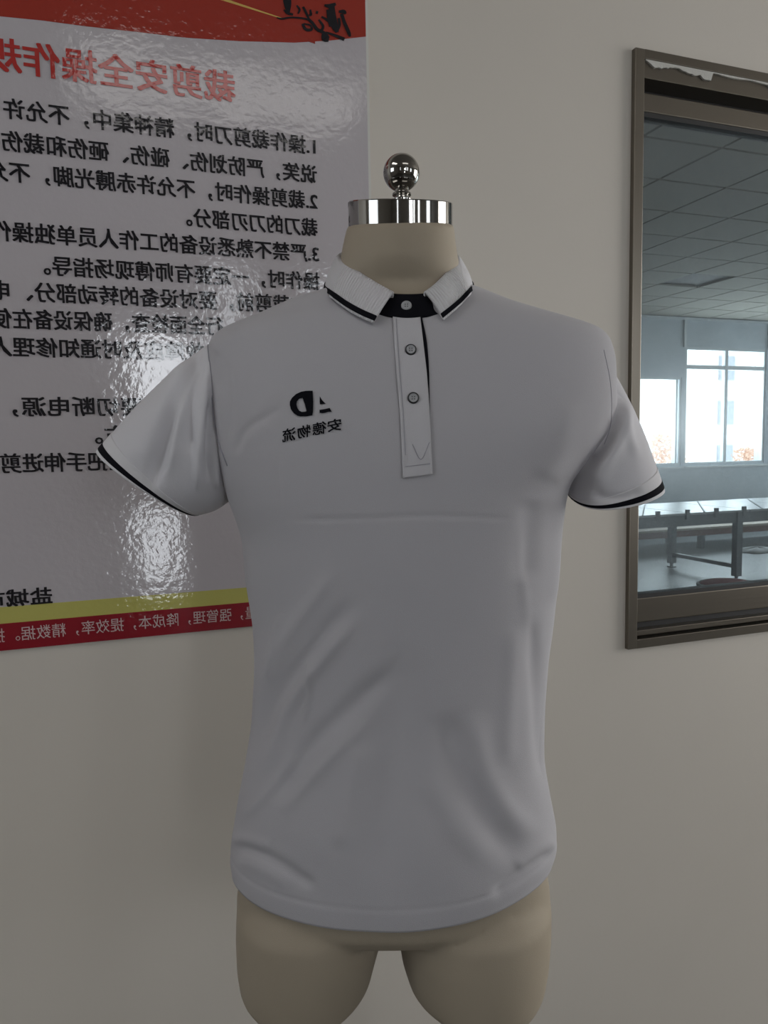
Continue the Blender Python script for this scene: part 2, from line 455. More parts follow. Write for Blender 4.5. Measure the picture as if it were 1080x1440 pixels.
# daylight from those windows into the workshop
for (w0, w1, z0, z1) in wins[:5]:
    area('workshop_daylight_or_fill', ((w0 + w1) / 2, FY + 0.3, (z0 + z1) / 2 + 0.1), (math.radians(-90), 0, 0), w1 - w0, z1 - z0, 75 * (w1 - w0) * (z1 - z0), (0.80, 0.92, 1.0))

area('workshop_daylight_or_fill', (FX1 - 0.03, 5.6, 1.9), (math.radians(90), 0, math.radians(90)), 5.5, 1.6, 1000, (0.85, 0.94, 1.0))  # added fill light at the solid right wall, lifts the far wall; no window here

# cutting table with two visible trestle legs
tb = empty('cutting_table', 'long low cutting table with white top and grey legs beyond the window', 'table', (6.0, 6.4, 0))
TX0, TX1, TY0, TY1, TH = 2.2, 11.5, 5.85, 6.95, 0.735
sl = (TX1 - TX0) / 12
for i in range(12):   # top laid from separate sheets with dark joints
    adopt(boxes('top_sheet', [(TX0 + i * sl + 0.008, TX0 + (i + 1) * sl - 0.008, TY0, TY1, TH - 0.02, TH)], MT['table_top']), tb)
adopt(boxes('apron', [(TX0, TX1, TY0 + 0.01, TY0 + 0.05, TH - 0.13, TH - 0.02), (TX0, TX1, TY1 - 0.05, TY1 - 0.01, TH - 0.13, TH - 0.02)], MT['table_steel']), tb)
for x in (3.6, 5.95, 8.3, 10.6):
    for y in (5.88, 6.83):
        adopt(boxes('leg', [(x - 0.035, x + 0.035, y - 0.035, y + 0.035, 0.05, TH - 0.02)], MT['table_steel']), tb)
        adopt(boxes('foot', [(x - 0.012, x + 0.012, y - 0.012, y + 0.012, 0.012, 0.05), (x - 0.035, x + 0.035, y - 0.035, y + 0.035, 0, 0.012)], MT['table_steel']), tb)
    adopt(boxes('stretcher', [(x - 0.02, x + 0.02, 5.915, 6.795, 0.13, 0.17)], MT['table_steel']), tb)
for i in range(26):   # small pegs standing along the near edge
    x = TX0 + 0.2 + i * 0.36
    adopt(boxes('peg', [(x - 0.02, x + 0.02, TY0 - 0.012, TY0 + 0.012, TH - 0.06, TH + 0.035)], MT['table_steel']), tb)
for i in range(12):
    x = TX0 + 0.3 + i * 0.75
    q = 0.008
    V = [(x - q, TY0 + .01, TH), (x + q, TY0 + .01, TH), (x + 0.9 + q, TY1 - .02, TH), (x + 0.9 - q, TY1 - .02, TH)]
    V = V + [(a, b_, c + 0.006) for a, b_, c in V]
    adopt(mesh_obj('cord', V, [(0, 3, 2, 1), (4, 5, 6, 7), (0, 1, 5, 4), (1, 2, 6, 5), (2, 3, 7, 6), (3, 0, 4, 7)], MT['table_steel']), tb)

# second, lower work bench behind it: pale edge over a red-brown apron
wbch = empty('work_bench', 'long low bench with pale top and red-brown side behind the white cutting table', 'table', (7, 8.3, 0))
adopt(boxes('bench_top', [(3.0, 13.0, 7.75, 8.6, 0.275, 0.30)], MT['beige']), wbch)
adopt(boxes('side_board', [(3.02, 12.98, 7.77, 7.80, 0.19, 0.275)], MT['red_wood']), wbch)
for x in (3.1, 5.2, 7.3, 9.4, 11.5):
    adopt(boxes('leg', [(x, x + 0.07, 7.83, 7.90, 0, 0.275)], MT['table_steel']), wbch)
    adopt(boxes('leg', [(x, x + 0.07, 8.45, 8.52, 0, 0.275)], MT['table_steel']), wbch)


def blob(name, c, rx, ry, rz, m, label, cat, seed, group=None):
    """crumpled heap of cloth resting on the floor"""
    rg = random.Random(seed); nr, nc = 9, 22; V = []; ph = [rg.uniform(0, 6.28) for _ in range(5)]
    for i in range(nr):
        t = i / (nr - 1) * math.pi / 2
        for j in range(nc):
            a = 2 * math.pi * j / nc
            k = 1 + 0.18 * math.sin(3 * a + ph[0]) + 0.1 * math.sin(5 * a + ph[1] + 3 * t)
            V.append((c[0] + rx * k * math.cos(t) * math.cos(a), c[1] + ry * k * math.cos(t) * math.sin(a), c[2] + rz * math.sin(t) * (1 + 0.2 * math.sin(4 * a + ph[2]))))
    F = grid_faces(nr, nc, True); F.append(tuple(range(nc - 1, -1, -1)))
    o = mesh_obj(name, V, F, m, None, True); o['label'] = label; o['category'] = cat
    return o


def fl(px, py, z=0.0):
    r = ray(px, py); t = (z - EYE) / r[2]; return (r[0] * t, r[1] * t, z)


blob('fabric_scrap', fl(1066, 776), 0.30, 0.14, 0.06, MT['scrap'], 'pale crumpled fabric scraps on the floor under the white table', 'fabric', 1)
c = fl(1021, 824)
# red mat with a white hem lying on the floor near the window
bag = empty('red_bundle', 'low round bundle of red cloth with white rim on the floor past the window sill', 'cloth', c)
nr, nc = 8, 36; V = []
for i in range(nr):
    t = i / (nr - 1)
    for j in range(nc):
        a = 2 * math.pi * j / nc; rr = 0.27 * (1 - t ** 2.2 * 0.98)
        V.append((c[0] + rr * math.cos(a), c[1] + rr * 0.8 * math.sin(a), 0.07 * t ** 0.5 + 0.006 * math.sin(5 * a) * t * (1 - t)))
adopt(mesh_obj('cloth', V, grid_faces(nr, nc, True), MT['red_cloth'], None, True), bag)
V = []
for i in range(8):
    b_ = 2 * math.pi * i / 8
    for j in range(36):
        a = 2 * math.pi * j / 36; rr = 0.285 + 0.018 * math.cos(b_)
        V.append((c[0] + rr * math.cos(a), c[1] + rr * 0.8 * math.sin(a), 0.018 + 0.018 * math.sin(b_)))
F = grid_faces(8, 36, True) + [(7 * 36 + j, 7 * 36 + (j + 1) % 36, (j + 1) % 36, j) for j in range(36)]
adopt(mesh_obj('rim', V, F, MT['scrap'], None, True), bag)

# outside the far windows: bare tree and building, almost lost in the glare
MT['twig'] = mat('autumn_foliage', (0.80, 0.56, 0.42), 0.9)
MT['block'] = mat('pale_building', (0.85, 0.85, 0.85), 0.9)
MT['block_win'] = mat('building_window', (0.45, 0.5, 0.55), 0.4)
struct('ground_outside', [(-10, 80, FY + 0.5, 80, -6.1, -6.0)], MT['block'])
ob = empty('apartment_building', 'pale building with grey windows outside, washed out through the far window', 'building', (44, 40, -6))
adopt(boxes('building_wall', [(37, 56, 40, 50, -6, 12)], MT['block']), ob)
for i in range(5):
    for j in range(4):
        adopt(boxes('building_window', [(38.5 + i * 3.4, 39.8 + i * 3.4, 39.9, 39.99, -0.5 + j * 3.0, 1.1 + j * 3.0)], MT['block_win']), ob)
for (px, sc, lab, sd) in ((930, 1.0, 'rust-coloured bare tree outside the left far window', 5), (1052, 0.8, 'small rust-coloured tree outside in front of the pale building', 6)):
    x, y, _ = on_y(px, 640, 24.0)
    tr0 = empty('tree', lab, 'tree', (x, y, -6))
    rg = random.Random(sd)
    adopt(boxes('trunk', [(x - .1, x + .1, y - .1, y + .1, -6, -1.5)], MT['twig']), tr0)
    V, F = [], []
    for k_ in range(900):
        a = rg.uniform(0, 6.28); h = rg.uniform(0, 1); rr = rg.uniform(0, 1.5) * (1 - 0.5 * h) * sc
        cx, cy, cz = x + rr * math.cos(a), y + rr * math.sin(a), -1.4 + h * 3.1 * sc
        b0 = len(V); s_ = 0.09
        V += [(cx + rg.uniform(-s_, s_), cy + rg.uniform(-s_, s_), cz + rg.uniform(-s_, s_)) for _ in range(4)]
        F += [(b0, b0 + 1, b0 + 2), (b0, b0 + 2, b0 + 3), (b0, b0 + 3, b0 + 1), (b0 + 1, b0 + 3, b0 + 2)]
    fo = adopt(mesh_obj('foliage', V, F, MT['twig']), tr0); fo['kind'] = 'stuff'

# ------------------------------------------------------------------ the notice on the wall (mirror-written)
PY = WALL_Y - 0.005
PX0, PX1, PZ0, PZ1 = -0.62, 0.467, 1.119, 2.36
notice = empty('wall_notice', 'large glossy white notice with red header and mirrored black Chinese rules taped to the wall', 'notice', (0.0, PY, PZ0))
adopt(boxes('board', [(PX0, PX1, PY, WALL_Y - 0.0002, PZ0, PZ1)], MT['p_white']), notice)
adopt(boxes('edge_strip', [(PX1, PX1 + 0.005, PY + 0.001, WALL_Y - 0.0002, PZ0, PZ1)], MT['p_edge']), notice)


def wpx(px, py):
    p = on_y(px, py, PY); return p[0], p[2]


def plate(name, outline, m, lift, parent=notice, label=None):
    """thin printed shape on the notice, given as (x, z) outline"""
    me = bpy.data.meshes.new(name); bm = bmesh.new()
    vs = [bm.verts.new((x, PY - lift, z)) for x, z in outline]
    f = bm.faces.new(vs)
    if f.normal.y > 0: f.normal_flip()
    r = bmesh.ops.extrude_face_region(bm, geom=[f])
    bmesh.ops.translate(bm, vec=(0, lift - 0.00002, 0), verts=[v for v in r['geom'] if isinstance(v, bmesh.types.BMVert)])
    bmesh.ops.triangulate(bm, faces=bm.faces[:]); bmesh.ops.recalc_face_normals(bm, faces=bm.faces[:]); bm.to_mesh(me); bm.free()
    me.materials.append(m); o = bpy.data.objects.new(name, me); COL.objects.link(o)
    adopt(o, parent)
    if label: o['label'] = label
    return o


cv = [wpx(*p) for p in [(0, 23), (60, 29), (120, 37), (193, 45), (260, 53), (337, 58), (414, 60), (465, 57), (512, 51)]]
cv = [(PX0, cv[0][1] - 0.04), (-0.35, cv[0][1] - 0.014)] + cv
cv[-1] = (PX1, cv[-1][1])
plate('header_band', cv + [(PX1, PZ1), (PX0, PZ1)], MT['p_red'], 0.0004, label='red header band')
g0 = wpx(290, -8); g1 = wpx(398, 26)
plate('gold_line', [(g0[0] - 0.1, g0[1] + 0.018), (g0[0] - 0.1, g0[1] + 0.010), (g1[0], g1[1] - 0.0015), (g1[0], g1[1])], MT['p_gold'], 0.0008, label='gold line')
zy = wpx(200, 838)[1]; zr = wpx(200, 863)[1]
zy = (wpx(0, 858)[1] + wpx(340, 823)[1]) / 2; zr = (wpx(0, 882)[1] + wpx(345, 843)[1]) / 2
plate('yellow_band', [(PX0, zr), (PX1, zr), (PX1, zy), (PX0, zy)], MT['p_yel'], 0.0004, label='yellow-green band')
plate('footer_band', [(PX0, PZ0), (PX1, PZ0), (PX1, zr), (PX0, zr)], MT['p_dred'], 0.0004, label='dark red footer band')


def text_mesh(body, bold=0.0):
    c = bpy.data.curves.new('t', 'FONT'); c.body = body; c.size = 1; c.offset = bold; c.resolution_u = 2
    o = bpy.data.objects.new('t', c); COL.objects.link(o)
    dg = bpy.context.evaluated_depsgraph_get(); dg.update()
    me = bpy.data.meshes.new_from_object(o.evaluated_get(dg))
    bpy.data.objects.remove(o)
    v = np.empty(len(me.vertices) * 3); me.vertices.foreach_get('co', v); v = v.reshape(-1, 3)
    f = [tuple(p.vertices) for p in me.polygons]
    bpy.data.meshes.remove(me); bpy.data.curves.remove(c)
    return v, f


EM = text_mesh('国')[0]; EMW = text_mesh('国国')[0]
ADV = (EMW[:, 0].max() - EM[:, 0].max()); EMH = EM[:, 1].max() - EM[:, 1].min(); EMC = (EM[:, 1].max() + EM[:, 1].min()) / 2


def write(body, xr, xl, zc, h, m, lift=0.0012, bold=0.024, name='lettering', nadv=None):
    """mirror-written line: begins at xr and runs left; xl is where its last glyph ends"""
    v, f = text_mesh(body)
    x0, x1 = v[:, 0].min(), v[:, 0].max()
    u = (v[:, 0] - x0) / (x1 - x0)
    X = xr + (xl - xr) * u
    Z = zc + (v[:, 1] - EMC) * h / EMH
    V = np.stack([X, np.full(len(X), PY - lift), Z], 1)
    VV, FF = [], []
    # heavier strokes: the glyph printed several times, a hair apart
    for k_, (dx, dz) in enumerate([(0, 0), (1, 0.6), (-1, 0.6), (1, -0.6), (-1, -0.6)] if bold else [(0, 0)]):
        FF += [tuple(i + len(V) * k_ for i in q_) for q_ in f]
        VV.append(V + np.array([dx * bold * h, -0.00001 * k_, dz * bold * h]))
    o = mesh_obj(name, np.vstack(VV), FF, m); return adopt(o, notice)


# text lines: (text, right px/py, left px/py of last glyph's outer edge)
LH = 0.0300
# visible pieces only where the shirt hides the beginning
vis = [
    ('1.操作裁剪刀时，精神集中，不允许', (443, 207), (5, 152)),
    ('说笑，严防划伤、碰伤、砸伤和裁伤', (445, 246), (3, 199)),
    ('2.裁剪操作时，不允许赤膊光脚，不允', (446, 283), (-19, 240)),
    ('裁刀的刀刃部分。', (446, 320), (262, 307)),
    ('3.严禁不熟悉设备的工作人员单独操作', (448, 358), (-14, 324)),
    ('操作时，一定要有师傅现场指导。', (449, 393), (62, 378)),
    ('4.在裁剪前，要对设备的转动部分、电', (450, 430), (-14, 409)),
    ('行全面检查，确保设备在使', (313, 460), (-12, 447)),
    ('故障应及时通知修理人', (286, 493), (-14, 490)),
    ('要切断电源，', (200, 572), (18, 573)),
    ('方。', (178, 608), (134, 616)),
    ('禁把手伸进剪', (180, 650), (1, 651)),
    ('具', (332, 684), (306, 685)),
]
for body, a, b_ in vis:
    pa, pb = wpx(*a), wpx(*b_)
    write(body, pa[0], pb[0], (pa[1] + pb[1]) / 2, LH, MT['p_black'])
pa, pb = wpx(330, 122), wpx(-22, 78)
write('裁剪安全操作规', pa[0], pb[0] + 0.0, (pa[1] + pb[1]) / 2, 0.0490, MT['p_title'], name='title')
pa, pb = wpx(72, 839), wpx(-24, 848)
write('盐城市', pa[0] + 0.001, pb[0], (pa[1] + pb[1]) / 2 + 0.003, 0.027, MT['p_black'], bold=0.03)
pa, pb = wpx(352, 862), wpx(-14, 895)
write('量，强管理，降成本，提效率，精数据。提', pa[0] + 0.012, pb[0], (pa[1] + pb[1]) / 2 , 0.0225, MT['p_pale'], bold=0.0)


# brush calligraphy in the header, as strokes
def brush(pts, m=None, nm='brush_stroke', lift=0.0016):
    """pts: (px, py, half width px)"""
    p = catmull([(a, b_, c) for a, b_, c in pts], 14)
    Lf, Rg = [], []
    for i in range(len(p)):
        a = p[max(i - 1, 0)]; b_ = p[min(i + 1, len(p) - 1)]; t = b_[:2] - a[:2]; t = t / (np.linalg.norm(t) + 1e-9)
        nrm = np.array([-t[1], t[0]]) * p[i, 2]
        Lf.append(wpx(*(p[i, :2] + nrm))); Rg.append(wpx(*(p[i, :2] - nrm)))
    V = [(x, PY - lift, z) for x, z in Lf] + [(x, PY - lift, z) for x, z in Rg]
    k = len(p); F = [(i, i + 1, k + i + 1, k + i) for i in range(k - 1)]
    return V, F


strokes = [
    [(402, -12, 5), (404, 4, 5.5), (405, 18, 2.5)],
    [(399, 14, 1), (404, 19, 2), (412, 21, 1.5)],
    [(389, 25, 0.6), (396, 27, 1.4), (410, 25, 1.2), (430, 27, 1.4), (440, 32, 1.5)],
    [(417, 8, 1), (421, 14, 1.6), (419, 20, 1)],
    [(426, 10, 1.5), (430, 18, 1.8), (434, 27, 1.4)],
    [(436, 14, 1.2), (437, 21, 1.8), (434, 22, 1)],
    [(446, 16, 1.6), (445, 20, 1.6)],
    [(425, 34, 1.5), (430, 42, 2.2), (438, 42, 1.8), (436, 36, 1.2), (427, 34, 1.2)],
    [(432, 26, 2), (440, 34, 2.2), (446, 42, 2.4), (456, 47, 2.2), (462, 54, 2)],
    [(448, 28, 1.2), (454, 38, 2), (450, 46, 1.4)],
    [(452, 24, 1.2), (462, 30, 2)],
    [(456, 8, 1.5), (464, 9, 3), (472, 6, 2)],
    [(466, 8, 4), (467, 22, 5), (470, 36, 5), (474, 46, 2.5)],
    [(460, 14, 1.5), (462, 28, 2), (464, 38, 1.2)],
    [(476, 17, 1.5), (483, 17, 2.8), (486, 20, 1.5)],
    [(480, 20, 2.4), (484, 32, 2.4), (490, 46, 2.6), (492, 52, 1.5)],
    [(476, 26, 1.8), (477, 36, 2), (474, 44, 1.2)],
    [(455, 48, 3), (456, 55, 3.8), (462, 57, 2.5)],
    [(458, 46, 1.2), (470, 50, 1.8), (484, 56, 2.6)],
]
V, F = [], []
for i, s in enumerate(strokes):
    v, f = brush(s, lift=0.0012 + 0.00002 * i); k = len(V); V += v; F += [tuple(q + k for q in ff) for ff in f]
adopt(mesh_obj('brush_calligraphy', V, F, MT['p_black']), notice)
a = wpx(434, 54); b_ = wpx(443, 61)
plate('seal_mark', [(a[0], a[1]), (b_[0], a[1] - 0.002), (b_[0], b_[1] - .001), (a[0], b_[1] + .001)], MT['p_red'], 0.0009)

# ------------------------------------------------------------------ shirt body surface
# rows: image row, left edge, right edge (px at the mannequin axis), front half depth, back half depth
ROWS = [
    (398, 486, 640, .056, .062), (404, 470, 652, .057, .066), (411, 446, 676, .059, .072), (420, 414, 698, .062, .079),
    (430, 388, 722, .066, .086), (442, 362, 757, .072, .092), (454, 332, 793, .079, .096), (464, 312, 822, .084, .098),
    (474, 301, 842, .089, .100), (490, 296, 853, .096, .101), (520, 297, 858, .106, .103), (570, 300, 858, .117, .105),
    (610, 304, 848, .123, .105), (650, 311, 820, .125, .104), (690, 322, 795, .124, .102), (758, 342, 786, .121, .098),
    (793, 345, 784, .119, .097), (871, 355, 777, .114, .095), (936, 358, 768, .110, .094), (1000, 354, 765, .108, .096),
    (1057, 346, 764, .109, .100), (1126, 335, 772, .114, .106), (1160, 330, 777, .115, .108), (1185, 326, 780, .115, .110),
    (1215, 324, 781, .115, .112), (1240, 327, 776, .114, .112),
]
RW = np.array(ROWS, float)


def body_rows(ys, grow=0.0):
    xl = pchip(ys, RW[:, 0], RW[:, 1]); xr = pchip(ys, RW[:, 0], RW[:, 2])
    bf = pchip(ys, RW[:, 0], RW[:, 3]) + grow; bb = pchip(ys, RW[:, 0], RW[:, 4]) + grow
    out = []
    for y, l_, r2, f1, b1 in zip(ys, xl, xr, bf, bb):
        k = math.sqrt(1 - (f1 / Y0) ** 2 * 0.9)
        xa, za = loc_at(l_, y); xb, zb_ = loc_at(r2, y)
        cx = (xa + xb) / 2
        out.append((cx, (xb - xa) / 2 * k + grow, f1, b1, (za + zb_) / 2))
    return out


def ring(cx, a, bf, bb, z, NC, n=2.35, cd=Y0):
    th = np.linspace(0, 2 * np.pi, NC, endpoint=False)
    c, s = np.cos(th), np.sin(th)
    x = cx + a * np.sign(c) * np.abs(c) ** (2 / n)
    dp = np.where(s > 0, -bf, bb) * np.abs(s) ** (2 / n) + cd
    return x, dp, np.full(NC, z)


def loft(rows, NC, n=2.35, hem=None, ns=None):
    V = []
    for i, (cx, a, bf, bb, z) in enumerate(rows):
        x, dp, zz = ring(cx, a, bf, bb, z, NC, n if ns is None else ns[i])
        if hem is not None: zz = zz + hem(i, x, dp)
        for q in range(NC): V.append(G(x[q], dp[q], zz[q]))
    return np.array(V)


NR, NC = 330, 420
ys = np.concatenate([np.linspace(398, 500, 90), np.linspace(500, 1240, NR - 90 + 1)[1:]])
rows = body_rows(ys)
zz_hem = rows[-1][4]; ztop = rows[0][4]


def hem_shift(i, x, dp):
    # the front of the hem hangs a little higher than the sides, the neckline dips in front
    z = rows[i][4]
    t = np.clip((z - zz_hem) / 0.5, 0, 1)
    front = np.clip((Y0 - dp) / 0.115, 0, 1)
    side = np.abs((x - rows[i][0]) / rows[i][1]) ** 2.2
    return (1 - t) ** 2 * 0.012 * front + np.clip(1 - (z - zz_hem) / 0.28, 0, 1) ** 2 * (0.022 * side + 0.012 * side * (x > rows[i][0]))


SV = loft(rows, NC, hem=hem_shift, ns=pchip(ys, [398, 430, 480, 560, 660, 760, 1240], [2.1, 2.3, 2.9, 3.1, 2.8, 2.4, 2.15]))
mid = Y0
# folds: polyline in photograph pixels, width px, height m (negative: valley)
body_folds = [
    # creases of the folded parcel
    ([(392, 731), (480, 730), (570, 726), (660, 727), (736, 731)], 3.0, -0.0008),
    ([(734, 735), (733, 790), (740, 850), (746, 930)], 7, 0.0006),
    ([(394, 640), (393, 700), (392, 730)], 4, 0.0006),
    # folds running from the left waist up to the chest
    ([(352, 1010), (380, 930), (430, 860), (470, 800)], 12, 0.0022),
    ([(352, 1060), (390, 980), (440, 915), (500, 840)], 13, -0.0034),
    ([(372, 1090), (402, 1000), (450, 930), (500, 870)], 10, 0.0032),
    ([(378, 960), (384, 905), (398, 860)], 6, 0.0018),
    ([(428, 925), (434, 950), (434, 985), (425, 1020)], 4, 0.0022),
    ([(385, 1130), (430, 1060), (500, 990), (560, 940)], 14, -0.0034),
    ([(395, 1145), (450, 1080), (520, 1010)], 10, 0.0020),
    ([(340, 1150), (380, 1110), (420, 1060)], 9, 0.0020),
    ([(545, 1250), (545, 1150), (556, 1050), (562, 900)], 26, -0.0030),
    ([(480, 1200), (490, 1120), (510, 1040)], 18, 0.0022),
    # right lower side
    ([(620, 1000), (645, 1080), (690, 1160), (735, 1215)], 19, -0.0036),
    ([(665, 1000), (680, 1080), (715, 1140), (760, 1180)], 17, 0.0024),
    ([(595, 1080), (640, 1160), (690, 1210)], 20, 0.0016),
    ([(722, 880), (718, 980), (712, 1080)], 13, 0.0016),
    ([(745, 860), (752, 940), (757, 1030), (768, 1110)], 10, -0.0026),
    # gathers above the hem
    ([(322, 1192), (350, 1197), (385, 1212), (420, 1235), (445, 1250)], 9, -0.0034),
    ([(330, 1208), (370, 1222), (410, 1245)], 11, 0.0016),
    ([(322, 1180), (350, 1182), (380, 1190)], 9, 0.0018),
    ([(780, 1195), (750, 1215), (715, 1240), (690, 1262)], 8, -0.0026),
    ([(782, 1180), (760, 1195), (725, 1222)], 10, 0.0018),
    # armhole drag lines, left
    ([(302, 500), (318, 480), (345, 462)], 9, 0.0016),
    ([(322, 620), (326, 560), (318, 505)], 6, -0.0016),
    ([(330, 640), (345, 605), (375, 585), (400, 572)], 6, -0.0016),
    ([(316, 660), (312, 600), (308, 540)], 5, 0.0020),
    ([(338, 650), (352, 620), (385, 598)], 9, 0.0008),
    # right
    ([(795, 700), (788, 760), (780, 850)], 10, 0.0022),
    ([(748, 700), (742, 760), (740, 820)], 16, -0.0022),
    ([(800, 560), (790, 620), (765, 680)], 20, 0.0018),
]
cent = np.array([G(0.0, Y0, 0)])[0]


def displace(V, nr, nc, closed, folds, side=1.0, extra=None):
    g = V.reshape(nr, nc, 3)
    if closed: du = np.roll(g, -1, 1) - np.roll(g, 1, 1)
    else: du = np.gradient(g, axis=1)
    dv = np.gradient(g, axis=0)
    N_ = np.cross(du, dv); N_ /= (np.linalg.norm(N_, axis=2, keepdims=True) + 1e-12)
    N_ = N_.reshape(-1, 3) * side
    toc = np.array([0, 0, EYE]) - V; toc /= np.linalg.norm(toc, axis=1, keepdims=True)
    w = np.clip((N_ * toc).sum(1) * 4, 0, 1)
    h = 1.35 * fold_field(project(V), folds) * w
    if extra is not None: h = h + extra(V, N_)
    return V + N_ * h[:, None], N_


def outward_sign(V, nr, nc, centre):
    g = V.reshape(nr, nc, 3); i, j = nr // 2, nc // 4
    du = g[i, (j + 1) % nc] - g[i, j - 1]; dv = g[i + 1, j] - g[i - 1, j]
    nn = np.cross(du, dv); return 1.0 if nn.dot(g[i, j] - centre) > 0 else -1.0


def lownoise(V, N_):
    a = RT @ V.T; z = V[:, 2]
    return 0.0009 * np.sin(z * 31 + 3 * np.sin(a * 17)) * np.sin(a * 23 + 2 * np.sin(z * 13)) * np.clip((1.42 - z) * 6, 0, 1)


cc = SV.reshape(NR, NC, 3)[NR // 2].mean(0)
sg = outward_sign(SV, NR, NC, cc)


def with_hem(V, N_):
    # stitched groove 3 cm above the hem
    g = np.zeros((NR, NC)); zr_ = V.reshape(NR, NC, 3)[:, :, 2]; zb_ = zr_[-1][None, :]
    dz = zr_ - zb_
    g -= 0.0007 * np.exp(-((dz - 0.026) / 0.0018) ** 2)
    g += 0.0002 * (dz < 0.026)
    return g.reshape(-1) + lownoise(V, N_)


SV, SN = displace(SV, NR, NC, True, body_folds, sg, with_hem)
SF = grid_faces(NR, NC, True)
SF = [f[::-1] for f in SF] if sg < 0 else SF
# neckline: the front is cut away under the collar stand
_px = project(SV); _front = ((SV @ FW) < Y0 - 0.01)
_cut = _front & (_px[:, 1] < 436 - ((_px[:, 0] - 567) / 88.) ** 2 * 52)
SF = [f for f in SF if not _cut[list(f)].all()]
# inner layer turned under at the hem gives the cloth its edge
VI = (SV - SN * 0.0018).reshape(NR, NC, 3)[-14:][::-1].reshape(-1, 3)
base = len(SV)
V2 = np.vstack([SV, VI]);
F2 = list(SF)
def q(a, b_, c, d): return (a, b_, c, d) if sg > 0 else (d, c, b_, a)
last = (NR - 1) * NC
for j in range(NC):
    j2 = (j + 1) % NC
    F2.append(q(last + j, last + j2, base + j2, base + j))
for i in range(13):
    for j in range(NC):
        j2 = (j + 1) % NC
        F2.append(q(base + i * NC + j, base + i * NC + j2, base + (i + 1) * NC + j2, base + (i + 1) * NC + j))

bx, bz = loc_at(556, 1300)
form_loc = tuple(G(bx, Y0, 0))
shirt = empty('polo_shirt', 'white short-sleeved polo shirt with black-striped collar and cuffs on the mannequin', 'shirt', tuple(G(bx, Y0, zz_hem)))
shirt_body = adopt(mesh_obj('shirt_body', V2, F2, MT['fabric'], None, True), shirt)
bvh = BVHTree.FromPolygons([Vector(v) for v in SV], SF)
ORG = Vector((0, 0, EYE))


def hit(px, py, tree=None, lift=0.0):
    d = Vector(ray(px, py)).normalized()
    r = (tree or bvh).ray_cast(ORG, d)
    if r[0] is None: return None
    nn = r[1]
    if nn.dot(d) > 0: nn = -nn
    return np.array(r[0] + nn * lift), np.array(nn)


# ------------------------------------------------------------------ sleeves
def sleeve(top0, bot0, top1, bot1, fr0, bk0, fr1, bk1, folds, front_shift, label, cap_curve):
    """armhole ring -> cuff ring. top/bot: px of ring ends; fr/bk: depth half sizes in front and behind"""
    nr, nc = 150, 220
    th = np.linspace(0, 2 * np.pi, nc, endpoint=False)
    t0, b0 = np.array(loc_at(*top0)), np.array(loc_at(*bot0))
    t1, b1 = np.array(loc_at(*top1)), np.array(loc_at(*bot1))
    V = np.zeros((nr, nc, 3))
    for i in range(nr):
        u = i / (nr - 1)
        e = u
        T = t0 * (1 - e) + t1 * e; B = b0 * (1 - e) + b1 * e
        T = T + np.array(cap_curve[0]) * math.sin(math.pi * u); B = B + np.array(cap_curve[1]) * math.sin(math.pi * u)
        c = (T + B) / 2; h = (T - B) / 2
        k1 = min(1, u / 0.3); k1 = k1 * k1 * (3 - 2 * k1)
        fr = fr0 * (1 - k1) + fr1 * k1; bk = bk0 * (1 - k1) + bk1 * k1
        cs, sn = np.cos(th), np.sin(th)
        k = np.sign(cs) * np.abs(cs) ** 0.92
        dp = np.where(sn > 0, -fr, bk) * np.abs(sn) ** 0.92
        sh = np.array(front_shift) * (np.clip(sn, 0, 1) * (1 - 0.5 * cs if front_shift[1] < 0 else 1))[:, None] * u
        for j in range(nc):
            V[i, j] = G(c[0] + h[0] * k[j] + sh[j, 0], Y0 + dp[j], c[1] + h[1] * k[j] + sh[j, 1])
    V = V.reshape(-1, 3)
    s_ = outward_sign(V, nr, nc, V.reshape(nr, nc, 3)[nr // 2].mean(0))
    V, N_ = displace(V, nr, nc, True, folds, s_)
    cuff_from = int(nr * 0.86)
    g = V.reshape(nr, nc, 3); gn = N_.reshape(nr, nc, 3)
    F = grid_faces(cuff_from + 1, nc, True)
    if s_ < 0: F = [f[::-1] for f in F]
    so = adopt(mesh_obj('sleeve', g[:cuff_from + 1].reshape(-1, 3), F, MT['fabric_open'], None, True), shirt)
    so['label'] = label

    def band(name, i0, i1, lift, thick, m, par):
        a = g[i0:i1 + 1] + gn[i0:i1 + 1] * lift; b2 = (g[i0:i1 + 1] + gn[i0:i1 + 1] * (lift - thick))[::-1]
        A = np.vstack([a.reshape(-1, 3), b2.reshape(-1, 3)]); k = i1 - i0 + 1
        FF = grid_faces(2 * k, nc, True) + [((2 * k - 1) * nc + j, (2 * k - 1) * nc + (j + 1) % nc, (j + 1) % nc, j) for j in range(nc)]
        if s_ < 0: FF = [f[::-1] for f in FF]
        o = mesh_obj(name, A, FF, m, None, True); o.parent = par
        return o
    band('cuff', cuff_from, nr - 1, 0.0006, 0.0024, MT['rib'], so)
    sa, sb = int(nr * 0.938), int(nr * 0.974)
    band('cuff_stripe', sa, sb, 0.0011, 0.0042, MT['black_knit'], so)
    return so


